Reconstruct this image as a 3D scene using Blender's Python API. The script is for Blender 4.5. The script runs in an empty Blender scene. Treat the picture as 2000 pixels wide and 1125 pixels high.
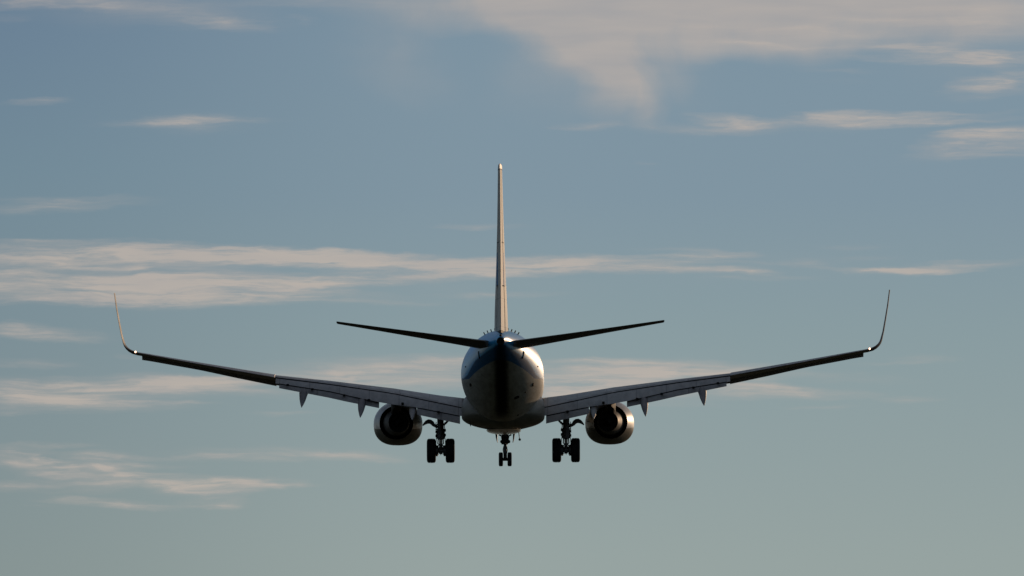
import bpy, bmesh, math, random
from mathutils import Vector, Matrix, Euler
R = math.radians
random.seed(7)
sc = bpy.context.scene

# ------------------------------------------------------------------ camera
DIST, ELEV = 400.0, 4.2            # metres to the aircraft, its elevation seen from the camera
PITCH, YAW, ROLL = 3.0, 0.32, 0.23 # attitude of the aircraft
VIEW = R(ELEV - PITCH)             # how far below the aircraft's own axis the viewer is
FPX = 42.4 * 398.0                 # focal length in photo pixels (2000 wide)
CAMZ = 1.7
ALT = CAMZ + DIST * math.sin(R(ELEV))
cam = bpy.data.cameras.new('camera'); camo = bpy.data.objects.new('camera', cam)
sc.collection.objects.link(camo); sc.camera = camo
cam.sensor_width = 36.0; cam.lens = FPX / 2000 * 36; cam.clip_start = 1.0; cam.clip_end = 60000
camo.location = (0, -DIST * math.cos(R(ELEV)), CAMZ)
CAM_EL = R(ELEV) + math.atan((737 - 562.5) / FPX)
CAM_AZ = math.atan((1000 - 982.6) / FPX)     # to the right
camo.rotation_euler = Euler((math.pi / 2 + CAM_EL, 0, -CAM_AZ), 'XYZ')
sc.render.resolution_x, sc.render.resolution_y = 1024, 576

# ------------------------------------------------------------------ exposure
sc.view_settings.view_transform = 'Standard'; sc.view_settings.look = 'None'
sc.view_settings.gamma = 1.0; sc.view_settings.exposure = -0.45

# ------------------------------------------------------------------ sun
SUN_EL, SUN_AZ = 8.0, 27.0         # azimuth clockwise from +Y (the way the aircraft flies)
sd = Vector((math.sin(R(SUN_AZ)) * math.cos(R(SUN_EL)), math.cos(R(SUN_AZ)) * math.cos(R(SUN_EL)), math.sin(R(SUN_EL))))
sun = bpy.data.lights.new('sun', 'SUN'); sun.energy = 2.0; sun.angle = R(0.5); sun.color = (1.0, 0.68, 0.42)
suno = bpy.data.objects.new('sun', sun); sc.collection.objects.link(suno)
suno.rotation_euler = sd.to_track_quat('Z', 'Y').to_euler(); suno.location = (60, 60, 90)

# ------------------------------------------------------------------ world: sky and its clouds, by direction
world = bpy.data.worlds.new("World"); sc.world = world; world.use_nodes = True
nt = world.node_tree; nt.nodes.clear()
def N(t, tree=None, **kw):
    n = (tree or nt).nodes.new(t)
    for k, v in kw.items(): setattr(n, k, v)
    return n
def L(a, b, tree=None): (tree or nt).links.new(a, b)
def M(op, a, b=None, c=None, clamp=False, tree=None):
    n = N('ShaderNodeMath', tree, operation=op, use_clamp=clamp)
    for i, v in enumerate((a, b, c)):
        if v is None: continue
        if isinstance(v, (int, float)): n.inputs[i].default_value = v
        else: L(v, n.inputs[i], tree)
    return n.outputs[0]
def mixc(fac, a, b, tree=None, blend='MIX'):
    n = N('ShaderNodeMix', tree, data_type='RGBA', blend_type=blend)
    for i, v in ((0, fac), (6, a), (7, b)):
        if isinstance(v, (int, float, tuple)): n.inputs[i].default_value = v if not isinstance(v, tuple) else (*v, 1.0)[:4]
        else: L(v, n.inputs[i], tree)
    return n.outputs[2]
def lin(r, g, b):
    f = lambda c: (c / 255 / 12.92) if c / 255 <= 0.04045 else ((c / 255 + 0.055) / 1.055) ** 2.4
    return (f(r), f(g), f(b))
tc = N('ShaderNodeTexCoord'); sep = N('ShaderNodeSeparateXYZ'); L(tc.outputs['Generated'], sep.inputs[0])
dx, dy, dz = sep.outputs
az = M('ARCTAN2', dx, dy)                       # azimuth, radians, clockwise from +Y
el = M('ARCSINE', dz)
# angular map of the sky: one unit = 1000 / FPX radians (3.4 degrees)
SU = FPX / 1000.0
U = M('MULTIPLY_ADD', az, SU, 1.0 - CAM_AZ * SU)
V = M('MULTIPLY_ADD', el, -SU, 0.5625 + CAM_EL * SU)
uv = N('ShaderNodeCombineXYZ'); L(U, uv.inputs[0]); L(V, uv.inputs[1])
def noise(vec, sx, sy, detail=3, rough=0.5, z=0.0, scale=1.0):
    mp = N('ShaderNodeMapping'); mp.inputs['Scale'].default_value = (sx, sy, 1); mp.inputs['Location'].default_value = (z * 3.1, z * 1.7, z)
    L(vec, mp.inputs['Vector'])
    n = N('ShaderNodeTexNoise'); n.inputs['Scale'].default_value = scale; n.inputs['Detail'].default_value = detail; n.inputs['Roughness'].default_value = rough
    L(mp.outputs[0], n.inputs['Vector']); return n
def vadd(vec, nz, ax, ay):
    s = N('ShaderNodeVectorMath', operation='SUBTRACT'); L(nz.outputs['Color'], s.inputs[0]); s.inputs[1].default_value = (0.5, 0.5, 0.5)
    m = N('ShaderNodeVectorMath', operation='MULTIPLY'); L(s.outputs[0], m.inputs[0]); m.inputs[1].default_value = (ax, ay, 0)
    a = N('ShaderNodeVectorMath', operation='ADD'); L(vec, a.inputs[0]); L(m.outputs[0], a.inputs[1]); return a.outputs[0]
w1 = vadd(uv.outputs[0], noise(uv.outputs[0], 4, 14, 2, 0.5, 1), 0.16, 0.030)
w2 = vadd(w1, noise(uv.outputs[0], 14, 70, 4, 0.6, 2), 0.10, 0.016)
CLOUDS = [  # u, v, ru, rv (thousandths), tilt (deg, + rises to the right), weight
 # veil at the top
 (80,8,330,18,0,.55),(330,25,280,38,-6,.32),(445,46,90,18,-8,.38),(20,40,80,16,0,.25),(585,38,40,14,0,.25),(620,4,240,16,0,.4),
 (1850,108,210,24,-3,.55),(1950,118,120,22,6,.7),(1950,170,150,32,8,.8),(1880,128,150,14,-6,.4),(1920,60,160,40,0,.35),(1760,95,150,20,-4,.4),
 # thin streak right
 (1425,236,115,15,-3,.7),(1510,249,320,15,0,.45),(1690,231,190,18,1,.85),(1635,224,55,13,8,.4),(1820,241,220,11,1,.8),(1150,249,90,10,2,.4),(1350,257,150,12,0,.25),(1900,227,140,7,0,.35),
 (1950,282,190,36,2,.9),(1850,306,120,18,2,.25),(1930,263,130,11,3,.4),(1280,317,50,6,0,.25),(1660,160,100,8,0,.1),
 # left, high
 (65,202,95,11,2,.36),(385,242,150,32,2,.26),(350,236,120,10,3,.22),(300,240,170,12,2,.35),(470,238,110,9,0,.35),
 (90,402,250,17,3,.42),(80,388,230,10,0,.22),(940,443,110,8,0,.40),
 # the long band
 (60,500,620,36,0,.8),(420,498,420,26,-2,.85),(640,506,350,22,-2,.85),(860,520,300,28,-1,.8),(1060,518,300,24,1,.95),(1290,527,300,13,-1,.75),(1470,533,90,6,0,.4),
 (100,552,560,52,0,.8),(420,562,350,36,2,.85),(700,548,360,18,3,.85),(560,584,360,22,0,.4),(330,585,300,24,0,.4),(980,575,160,10,0,.4),(150,590,260,16,0,.45),
 (1390,497,120,12,2,.42),(1590,510,70,12,0,.5),(1850,521,190,15,3,.9),(1760,527,120,8,-2,.5),(1700,500,90,8,0,.22),(1680,479,110,8,0,.20),(1320,486,120,8,0,.25),
 (60,656,180,20,-2,.75),(10,640,60,12,0,.4),(45,712,120,12,0,.45),(245,695,60,7,0,.3),
 (210,760,380,34,2,.85),(90,788,280,26,-2,.85),(360,752,180,20,2,.6),(40,745,160,14,0,.4),
 # behind the wings
 (700,722,320,32,3,.75),(820,745,280,32,2,.8),(870,706,160,18,0,.45),(560,768,130,14,0,.3),(555,806,90,9,2,.35),(650,735,160,14,0,.3),
 (1180,740,230,48,2,.95),(1350,722,250,28,-2,1.0),(1260,762,330,28,0,.75),(1560,768,220,17,-2,.55),(1660,740,150,14,-3,.35),(1600,796,90,7,0,.25),(1790,783,90,9,0,.5),(1775,706,90,12,0,.32),(1720,715,90,7,0,.2),(1500,760,140,12,0,.4),(1090,770,160,24,0,.5),
 # low
 (560,886,300,20,0,.42),(690,890,110,13,-2,.5),(430,893,120,10,0,.45),(520,898,80,8,0,.3),
 (40,912,120,26,-8,.75),(30,882,90,16,0,.4),(30,948,110,14,0,.6),(190,915,120,26,-6,.7),(180,890,110,14,0,.4),(190,942,120,18,0,.8),(390,946,200,22,-3,.8),(520,948,140,13,-2,.85),
 (410,968,120,22,-8,.55),(235,982,170,14,-3,.65),(420,986,90,8,-3,.35),(300,909,90,7,0,.35),(120,973,80,8,0,.3),
]
VEIL = [
 (1560,-20,900,130,0,.70),(1840,30,420,80,-2,.45),(1290,25,340,105,0,.45),(1140,50,270,120,-28,.42),(1180,115,105,170,26,.44),(1215,170,36,120,24,.20),(1150,150,30,90,30,.10),
 (1252,222,34,70,25,.14),(1100,120,220,150,-25,.26),(980,5,420,60,0,.42),(770,90,170,130,-40,.22),(1560,80,260,45,-3,.30),(1330,150,140,130,0,.12),
 (900,190,200,90,-20,.06),(1900,100,220,110,0,.14),(300,20,420,50,0,.18),(200,550,600,80,0,.14),(1300,740,460,70,0,.16),(760,735,360,60,0,.14),(220,770,420,60,0,.12),(180,920,300,80,0,.14),(1500,515,420,60,0,.12),(900,560,500,60,0,.10)]
STREAKS = [
 (1440,78,110,9,-4,.45),(1620,62,220,14,-3,.5),(1760,40,260,14,-2,.45),(1580,92,200,12,-4,.40),(1700,118,150,9,-5,.35),(1330,48,160,10,-3,.25),(1900,20,240,14,0,.4),(1660,140,120,7,-4,.22),
 (1400,500,130,8,1,.35),(1480,512,120,6,0,.25),(1340,512,110,7,0,.3),(1240,505,140,9,3,.45),(1560,540,120,6,0,.25),(1440,545,130,6,0,.3),(1640,520,80,6,0,.25),
 (250,525,260,8,0,.25),(300,540,300,8,1,.3),(520,575,260,10,0,.3),(700,590,200,6,0,.25),(60,470,150,6,0,.3),(330,478,90,9,-4,.45),
 (215,925,60,10,-14,.4),(60,895,50,9,-18,.4),(350,955,60,9,-16,.35),(410,940,50,8,14,.3),(265,905,60,8,-12,.35),(100,915,45,9,-16,.35),(120,870,110,8,0,.3),(250,893,110,7,-3,.35),(100,930,90,8,-4,.35),(290,925,80,7,0,.3),(330,940,90,8,-5,.4),(160,960,120,7,0,.3),(460,960,90,7,0,.35),(560,940,80,6,0,.3),(330,985,60,6,0,.25),(70,985,60,5,0,.15),
 (400,742,130,9,0,.35),(470,765,90,7,0,.3),(300,790,140,8,0,.35),(30,810,90,7,0,.3),(1430,735,120,8,-3,.4),(1300,790,200,7,0,.25),(1120,705,120,10,3,.25),
]
CLOUDS += STREAKS
w0 = vadd(uv.outputs[0], noise(uv.outputs[0], 3.2, 5.5, 3, 0.55, 7), 0.22, 0.10)
veil = 0.0
for (cu, cv, ru, rv, tilt, wgt) in VEIL:
    mp = N('ShaderNodeMapping', vector_type='TEXTURE')
    mp.inputs['Location'].default_value = (cu / 1000, cv / 1000, 0)
    mp.inputs['Rotation'].default_value = (0, 0, -R(tilt))
    mp.inputs['Scale'].default_value = (ru / 1000, rv / 1000, 1)
    L(w0, mp.inputs['Vector'])
    g = N('ShaderNodeTexGradient', gradient_type='SPHERICAL'); L(mp.outputs[0], g.inputs[0])
    veil = M('MULTIPLY_ADD', g.outputs['Fac'], wgt * 1.5, veil)
acc = 0.0
for (cu, cv, ru, rv, tilt, wgt) in CLOUDS:
    mp = N('ShaderNodeMapping', vector_type='TEXTURE')
    mp.inputs['Location'].default_value = (cu / 1000, cv / 1000, 0)
    mp.inputs['Rotation'].default_value = (0, 0, -R(tilt))
    mp.inputs['Scale'].default_value = (ru / 1000, rv / 1000, 1)
    L(w2, mp.inputs['Vector'])
    g = N('ShaderNodeTexGradient', gradient_type='SPHERICAL'); L(mp.outputs[0], g.inputs[0])
    acc = M('MULTIPLY_ADD', g.outputs['Fac'], wgt * 1.3, acc)
# cirrus added over the unseen sky so it continues, thickened for warm-grey fill light
rest = noise(uv.outputs[0], 0.9, 7.0, 4, 0.55, 5)
rm = N('ShaderNodeMapRange', interpolation_type='SMOOTHSTEP'); L(rest.outputs['Fac'], rm.inputs[0]); rm.inputs[1].default_value = .42; rm.inputs[2].default_value = .68; rm.inputs[4].default_value = .9
outside = M('GREATER_THAN', M('ABSOLUTE', M('SUBTRACT', U, 1.0)), 1.25)
outv = M('GREATER_THAN', M('ABSOLUTE', M('SUBTRACT', V, 0.56)), 0.85)
acc = M('MULTIPLY_ADD', rm.outputs[0], M('MAXIMUM', outside, outv), acc)
streak = noise(w1, 3.2, 46, 5, 0.58, 3)
streak2 = noise(w2, 9, 120, 4, 0.6, 4)
def contrast(n, k, lo=0.0):
    return M('MAXIMUM', M('MULTIPLY_ADD', n.outputs['Fac'], k, .5 - .5 * k), lo)
sm = M('ADD', M('MULTIPLY', contrast(streak, 3.4), .62), M('MULTIPLY', contrast(streak2, 3.2), .50))   # about .55 mean
patch = noise(w1, 5.5, 24, 3, .55, 8)
dens = M('MULTIPLY', M('MULTIPLY', acc, M('MULTIPLY_ADD', sm, 1.15, .30)), contrast(patch, 1.3, .5))
dens = M('MULTIPLY', dens, 1.8)
mr = N('ShaderNodeMapRange', interpolation_type='SMOOTHSTEP'); L(dens, mr.inputs[0])
mr.inputs[1].default_value = -0.12; mr.inputs[2].default_value = 1.5
edge = M('MULTIPLY', acc, 5.0, clamp=True)
c1 = M('MULTIPLY', M('MULTIPLY', mr.outputs[0], edge), 0.76)
# veil: soft, fibres fanning downwards rather than level streaks
fib = noise(w0, 5.0, 2.2, 5, .6, 9)
vm = N('ShaderNodeMapRange', interpolation_type='SMOOTHSTEP')
L(M('MULTIPLY', veil, M('MULTIPLY_ADD', contrast(fib, 2.0), .75, .62)), vm.inputs[0]); vm.inputs[1].default_value = -.05; vm.inputs[2].default_value = 1.15
c2 = M('MULTIPLY', M('MULTIPLY', vm.outputs[0], M('MULTIPLY', veil, 6.0, clamp=True)), .80)
cover = M('SUBTRACT', M('ADD', c1, c2), M('MULTIPLY', c1, c2))

sky = N('ShaderNodeTexSky', sky_type='NISHITA'); sky.sun_disc = False
sky.sun_elevation = R(SUN_EL); sky.sun_rotation = R(SUN_AZ); sky.altitude = 0
sky.air_density = 1.0; sky.dust_density = 1.0; sky.ozone_density = 1.5
# the physical sky, toned by elevation (evening haze layer)
def ramp(node, stops):
    cr = node.color_ramp
    while len(cr.elements) > 1: cr.elements.remove(cr.elements[-1])
    cr.elements[0].position = stops[0][0]; cr.elements[0].color = (*stops[0][1], 1)
    for p, c in stops[1:]:
        e = cr.elements.new(p); e.color = (*c, 1)
SKY_STR = 0.10
kexp = 1 / SKY_STR / (2 ** sc.view_settings.exposure)
def elpos(v): return (CAM_EL + (0.5625 - v) / SU) / R(15)
def skyramp(st):
    n = N('ShaderNodeValToRGB'); L(M('MULTIPLY', el, 1 / R(15)), n.inputs[0])
    ramp(n, [(max(0, elpos(v)), tuple(q * kexp for q in lin(*c))) for v, c in st]); return n.outputs[0]
# evening haze layer near the horizon: a little darker away from the sun
hl = skyramp([(1.9, (140, 146, 140)), (1.09, (133, 147, 147)), (.65, (123, 142, 150)), (.33, (113, 137, 151)), (.08, (106, 129, 149)), (-1.2, (80, 104, 134))])
hr = skyramp([(1.9, (158, 163, 154)), (1.09, (150, 163, 161)), (.65, (137, 156, 161)), (.38, (128, 149, 162)), (.08, (125, 147, 162)), (-1.2, (92, 116, 144))])
us = N('ShaderNodeMapRange', interpolation_type='SMOOTHERSTEP'); L(U, us.inputs[0]); us.inputs[1].default_value = -.35; us.inputs[2].default_value = 1.15
haze = mixc(us.outputs[0], hl, hr)
hf = N('ShaderNodeMapRange', interpolation_type='SMOOTHSTEP'); L(el, hf.inputs[0]); hf.inputs[1].default_value = R(30); hf.inputs[2].default_value = R(10)
ha = N('ShaderNodeMapRange', interpolation_type='SMOOTHSTEP'); L(M('ABSOLUTE', az), ha.inputs[0]); ha.inputs[1].default_value = R(70); ha.inputs[2].default_value = R(12); ha.inputs[3].default_value = .85
toned = mixc(M('MULTIPLY', hf.outputs[0], ha.outputs[0]), sky.outputs[0], haze)
cloudc = N('ShaderNodeRGB'); cc = lin(194, 181, 170)
cloudc.outputs[0].default_value = (cc[0] * kexp, cc[1] * kexp, cc[2] * kexp, 1)
cshade = N('ShaderNodeRGB'); c3 = lin(171, 166, 164); cshade.outputs[0].default_value = (c3[0] * kexp, c3[1] * kexp, c3[2] * kexp, 1)
ctone = M('MULTIPLY_ADD', contrast(noise(w1, 4, 30, 3, .5, 11), 2.4), .6, M('MULTIPLY', c1, .7), clamp=True)
cloudmix = mixc(ctone, cshade.outputs[0], cloudc.outputs[0])
full = mixc(cover, toned, cloudmix)
bg = N('ShaderNodeBackground'); bg.inputs[1].default_value = SKY_STR; L(full, bg.inputs[0])
wo = N('ShaderNodeOutputWorld'); L(bg.outputs[0], wo.inputs[0])
world.cycles.sampling_method = 'MANUAL'; world.cycles.sample_map_resolution = 512

# ------------------------------------------------------------------ materials
def newmat(name):
    m = bpy.data.materials.new(name); m.use_nodes = True; t = m.node_tree; t.nodes.clear()
    b = N('ShaderNodeBsdfPrincipled', t); o = N('ShaderNodeOutputMaterial', t); L(b.outputs[0], o.inputs[0], t)
    return m, t, b
def tnoise(t, vec, scale, detail=4, rough=.55):
    n = N('ShaderNodeTexNoise', t); n.inputs['Scale'].default_value = scale; n.inputs['Detail'].default_value = detail; n.inputs['Roughness'].default_value = rough
    L(vec, n.inputs['Vector'], t); return n.outputs['Fac']
def objco(t): return N('ShaderNodeTexCoord', t).outputs['Object']
def paint(name, col, rough=.35, metal=0.0, dirt=.35, scale=(1, .25, 1), coat=0.0, spec=.5, dscale=2.5, seams=0):
    """worn surface: base colour broken up by streaked grime"""
    m, t, b = newmat(name); co = objco(t)
    mp = N('ShaderNodeMapping', t); mp.inputs['Scale'].default_value = scale; L(co, mp.inputs['Vector'], t)
    f = tnoise(t, mp.outputs[0], dscale, 6, .62)
    r = N('ShaderNodeMapRange', t); L(f, r.inputs[0], t); r.inputs[1].default_value = .38; r.inputs[2].default_value = .72; r.inputs[3].default_value = 0; r.inputs[4].default_value = dirt
    c = mixc(r.outputs[0], col, tuple(x * .45 for x in col), t)
    if seams:
        sp = N('ShaderNodeSeparateXYZ', t); L(co, sp.inputs[0], t)
        q = M('ABSOLUTE', M('SUBTRACT', M('FRACT', M('MULTIPLY', sp.outputs[0], 1 / seams, tree=t), tree=t), .5, tree=t), tree=t)
        sl = N('ShaderNodeMapRange', t); L(q, sl.inputs[0], t); sl.inputs[1].default_value = .02; sl.inputs[2].default_value = .008
        c = mixc(M('MULTIPLY', sl.outputs[0], .5, tree=t), c, tuple(x * .2 for x in col), t)
        cell = M('FRACT', M('MULTIPLY', M('SINE', M('MULTIPLY', M('FLOOR', M('MULTIPLY_ADD', sp.outputs[0], 1 / seams, .5, tree=t), tree=t), 12.99, tree=t), tree=t), 43.7, tree=t), tree=t)
        c = mixc(M('MULTIPLY', cell, .28, tree=t), c, tuple(x * .5 for x in col), t)
    L(c, b.inputs['Base Color'], t)
    b.inputs['Metallic'].default_value = metal; b.inputs['Specular IOR Level'].default_value = spec
    rr = M('MULTIPLY_ADD', f, .25, rough - .12, tree=t); L(rr, b.inputs['Roughness'], t)
    b.inputs['Coat Weight'].default_value = coat; b.inputs['Coat Roughness'].default_value = .12
    bp = N('ShaderNodeBump', t); bp.inputs['Strength'].default_value = .12; bp.inputs['Distance'].default_value = .02
    L(tnoise(t, co, 1.3, 3), bp.inputs['Height'], t); L(bp.outputs[0], b.inputs['Normal'], t)
    return m
GREY = paint('wing_grey_paint', (.46, .43, .42), .5, dirt=.65, spec=.35, seams=1.37, scale=(1.3, .5, 1))
GREYD = paint('panel_grey_paint', (.37, .345, .34), .55, dirt=.65, spec=.35, seams=1.9, scale=(1.3, .5, 1))
FAIR = paint('track_fairing_paint', (.26, .24, .24), .55, dirt=.6, spec=.25)
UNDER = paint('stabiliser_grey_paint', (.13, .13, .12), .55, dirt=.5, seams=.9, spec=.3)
WHITE = paint('fin_white_paint', (.50, .49, .48), .5, dirt=.3, spec=.2)
ENGW = paint('cowl_paint', (.55, .55, .56), .30, dirt=.45, coat=.5, scale=(1, .5, 1))
WLET = paint('winglet_paint', (.15, .14, .14), .6, dirt=.3, spec=.1)
METAL = paint('bare_metal', (.42, .40, .38), .32, metal=.85, dirt=.5, dscale=5)
HOT = paint('heat_stained_metal', (.018, .016, .015), .7, metal=.0, spec=.2, dirt=.5, dscale=6)
SOOT = paint('sooty_duct', (.008, .008, .008), .8, spec=.2)
RUBBER = paint('tyre_rubber', (.012, .012, .014), .85, spec=.2, dirt=.3, dscale=9)
GEAR = paint('gear_leg_enamel', (.06, .06, .065), .5, dirt=.6, dscale=9)
COREM = paint('core_cowl_metal', (.09, .085, .08), .6, metal=.0, spec=.3, dirt=.6, dscale=5)
DARK = paint('dark_seal_and_shade', (.01, .01, .01), .7, spec=.2)  # black for seals and small fittings, also the modelled slot shadow
CHROME = paint('polished_piston', (.28, .28, .28), .2, metal=1.0, dirt=.1)
NAVY = paint('navy_patch', (.006, .03, .10), .4)

def fuselage_mat():
    m, t, b = newmat('fuselage_livery'); co = objco(t)
    s = N('ShaderNodeSeparateXYZ', t); L(co, s.inputs[0], t); x, y, z = s.outputs
    # lower edge of the dark cheat line: climbs over the tail, level further forward
    zb = M('MULTIPLY_ADD', M('MINIMUM', M('ADD', y, 11.4, tree=t), 0.0, tree=t), -.148, -.30, tree=t)
    d = M('SUBTRACT', z, zb, tree=t)
    tk = N('ShaderNodeMapRange', t); L(y, tk.inputs[0], t); tk.inputs[1].default_value = -14.0; tk.inputs[2].default_value = -10.0; tk.inputs[3].default_value = .38; tk.inputs[4].default_value = .07
    thick = tk.outputs[0]
    def step(v, e, w=.012):
        r = N('ShaderNodeMapRange', t); L(v, r.inputs[0], t); r.inputs[1].default_value = e - w; r.inputs[2].default_value = e + w; return r.outputs[0]
    belly = (.36, .365, .33); dark = (.002, .09, .22); blue = (.025, .40, .78)
    mp = N('ShaderNodeMapping', t); mp.inputs['Scale'].default_value = (2.2, .22, 2.2); L(co, mp.inputs['Vector'], t)
    f = tnoise(t, mp.outputs[0], 1.6, 7, .65)
    fr = N('ShaderNodeMapRange', t); L(f, fr.inputs[0], t); fr.inputs[1].default_value = .42; fr.inputs[2].default_value = .70; fr.inputs[4].default_value = .55
    bel = mixc(fr.outputs[0], belly, (.10, .095, .075), t)
    # soot and oil streak running forward from the auxiliary exhaust along the keel
    ax = M('ABSOLUTE', M('MULTIPLY_ADD', tnoise(t, co, 1.5, 3), .16, M('SUBTRACT', x, .08, tree=t), tree=t), tree=t)
    k = N('ShaderNodeMapRange', t, interpolation_type='SMOOTHSTEP'); L(ax, k.inputs[0], t); k.inputs[1].default_value = .42; k.inputs[2].default_value = .12
    ky = N('ShaderNodeMapRange', t, interpolation_type='SMOOTHSTEP'); L(y, ky.inputs[0], t); ky.inputs[1].default_value = -6.5; ky.inputs[2].default_value = -9.5
    kz = step(M('MULTIPLY', z, -1.0, tree=t), -1.15, .1)
    soot = M('MULTIPLY', M('MULTIPLY', k.outputs[0], ky.outputs[0], tree=t), M('MULTIPLY', kz, .93, tree=t), tree=t)
    bel = mixc(soot, bel, (.006, .005, .004), t)
    c = mixc(step(d, 0.0), bel, dark, t)
    c = mixc(step(M('SUBTRACT', d, thick, tree=t), 0, .03), c, blue, t)
    c = mixc(M('MULTIPLY', soot, .75, tree=t), c, (.006, .006, .008), t)
    # frame and stringer joints
    fy = M('ABSOLUTE', M('SUBTRACT', M('FRACT', M('MULTIPLY', y, 1 / 2.1, tree=t), tree=t), .5, tree=t), tree=t)
    ln = N('ShaderNodeMapRange', t); L(fy, ln.inputs[0], t); ln.inputs[1].default_value = .012; ln.inputs[2].default_value = .004
    an = M('ARCTAN2', x, z, tree=t)
    fa = M('ABSOLUTE', M('SUBTRACT', M('FRACT', M('MULTIPLY', an, 2.2, tree=t), tree=t), .5, tree=t), tree=t)
    la = N('ShaderNodeMapRange', t); L(fa, la.inputs[0], t); la.inputs[1].default_value = .016; la.inputs[2].default_value = .006
    line = M('MAXIMUM', ln.outputs[0], M('MULTIPLY', la.outputs[0], .6, tree=t), tree=t)
    c = mixc(M('MULTIPLY', line, .45, tree=t), c, (.03, .03, .03), t)
    # cabin windows: dark glass ovals in the blue
    wy = M('ABSOLUTE', M('MULTIPLY', M('SUBTRACT', M('FRACT', M('MULTIPLY', y, 1 / .508, tree=t), tree=t), .5, tree=t), .508, tree=t), tree=t)
    wz = M('ABSOLUTE', M('SUBTRACT', z, .62, tree=t), tree=t)
    ww = M('MULTIPLY', M('LESS_THAN', wy, .12, tree=t), M('LESS_THAN', wz, .17, tree=t), tree=t)
    ww = M('MULTIPLY', ww, M('MULTIPLY', M('GREATER_THAN', y, -10.2, tree=t), M('LESS_THAN', y, 15.0, tree=t), tree=t), tree=t)
    c = mixc(ww, c, (.01, .012, .015), t)
    L(c, b.inputs['Base Color'], t)
    L(M('MULTIPLY_ADD', f, .3, .38, tree=t), b.inputs['Roughness'], t)
    gl = M('MULTIPLY', M('MULTIPLY', M('SUBTRACT', 1.0, soot, tree=t), M('MULTIPLY_ADD', step(M('SUBTRACT', d, thick, tree=t), 0, .05), .8, .2, tree=t), tree=t), .85, tree=t); L(gl, b.inputs['Coat Weight'], t); b.inputs['Coat Roughness'].default_value = .34
    L(M('MULTIPLY', M('SUBTRACT', 1.0, soot, tree=t), .14, tree=t), b.inputs['Specular IOR Level'], t)
    bp = N('ShaderNodeBump', t); bp.inputs['Strength'].default_value = .35; bp.inputs['Distance'].default_value = .03
    mp2 = N('ShaderNodeMapping', t); mp2.inputs['Scale'].default_value = (1, .7, 1); L(co, mp2.inputs['Vector'], t)
    L(M('SUBTRACT', tnoise(t, mp2.outputs[0], 1.7, 3), M('MULTIPLY', line, .25, tree=t), tree=t), bp.inputs['Height'], t); L(bp.outputs[0], b.inputs['Normal'], t)
    return m
FUSE = fuselage_mat()

def fin_mat():
    m, t, b = newmat('fin_livery'); co = objco(t)
    s = N('ShaderNodeSeparateXYZ', t); L(co, s.inputs[0], t); x, y, z = s.outputs
    mp = N('ShaderNodeMapping', t); mp.inputs['Scale'].default_value = (1, .6, 1.4); L(co, mp.inputs['Vector'], t)
    f = tnoise(t, mp.outputs[0], 2.2, 6, .6)
    fr = N('ShaderNodeMapRange', t); L(f, fr.inputs[0], t); fr.inputs[1].default_value = .42; fr.inputs[2].default_value = .72; fr.inputs[4].default_value = .35
    c = mixc(fr.outputs[0], (.60, .58, .52), (.42, .40, .35), t)
    # three broad blue marks of the emblem on each side
    blk = None
    for cy, hw in ((-15.0, .34), (-16.0, .26), (-17.0, .34)):
        e = M('LESS_THAN', M('ABSOLUTE', M('SUBTRACT', y, cy, tree=t), tree=t), hw, tree=t)
        blk = e if blk is None else M('MAXIMUM', blk, e, tree=t)
    blk = M('MULTIPLY', blk, M('LESS_THAN', M('ABSOLUTE', M('SUBTRACT', z, 4.45, tree=t), tree=t), .72, tree=t), tree=t)
    c = mixc(M('MULTIPLY', blk, .9, tree=t), c, (.03, .24, .52), t)
    fz = M('ABSOLUTE', M('SUBTRACT', M('FRACT', M('MULTIPLY', z, 1 / 1.25, tree=t), tree=t), .5, tree=t), tree=t)
    ln = N('ShaderNodeMapRange', t); L(fz, ln.inputs[0], t); ln.inputs[1].default_value = .016; ln.inputs[2].default_value = .006
    c = mixc(M('MULTIPLY', ln.outputs[0], .35, tree=t), c, (.08, .08, .08), t)
    L(c, b.inputs['Base Color'], t); b.inputs['Roughness'].default_value = .62; b.inputs['Specular IOR Level'].default_value = .15
    return m
FIN = fin_mat()

def cowl_mat():
    m, t, b = newmat('cowl_horizon_shade'); co = objco(t)
    s = N('ShaderNodeSeparateXYZ', t); L(co, s.inputs[0], t); x, y, z = s.outputs
    mp = N('ShaderNodeMapping', t); mp.inputs['Scale'].default_value = (1, .5, 1); L(co, mp.inputs['Vector'], t)
    f = tnoise(t, mp.outputs[0], 2.4, 7, .65)
    fr = N('ShaderNodeMapRange', t); L(f, fr.inputs[0], t); fr.inputs[1].default_value = .40; fr.inputs[2].default_value = .70; fr.inputs[4].default_value = .55
    st = N('ShaderNodeMapRange', t); L(M('MULTIPLY_ADD', y, -.03, z, tree=t), st.inputs[0], t); st.inputs[1].default_value = -2.42; st.inputs[2].default_value = -2.38  # darker below: ground reflection and underside shade put into the colour
    c = mixc(st.outputs[0], (.16, .155, .125), (.74, .71, .70), t)
    dk = mixc(.5, c, (.05, .045, .04), t); c = mixc(fr.outputs[0], c, dk, t)
    fy = M('ABSOLUTE', M('SUBTRACT', y, 3.35, tree=t), tree=t)
    c = mixc(M('MULTIPLY', M('LESS_THAN', fy, .015, tree=t), .6, tree=t), c, (.04, .04, .04), t)
    L(c, b.inputs['Base Color'], t); L(M('MULTIPLY_ADD', f, .3, .3, tree=t), b.inputs['Roughness'], t)
    b.inputs['Specular IOR Level'].default_value = .08; L(M('MULTIPLY_ADD', st.outputs[0], .3, .1, tree=t), b.inputs['Coat Weight'], t); b.inputs['Coat Roughness'].default_value = .3
    return m
ENGP = cowl_mat()
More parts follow.
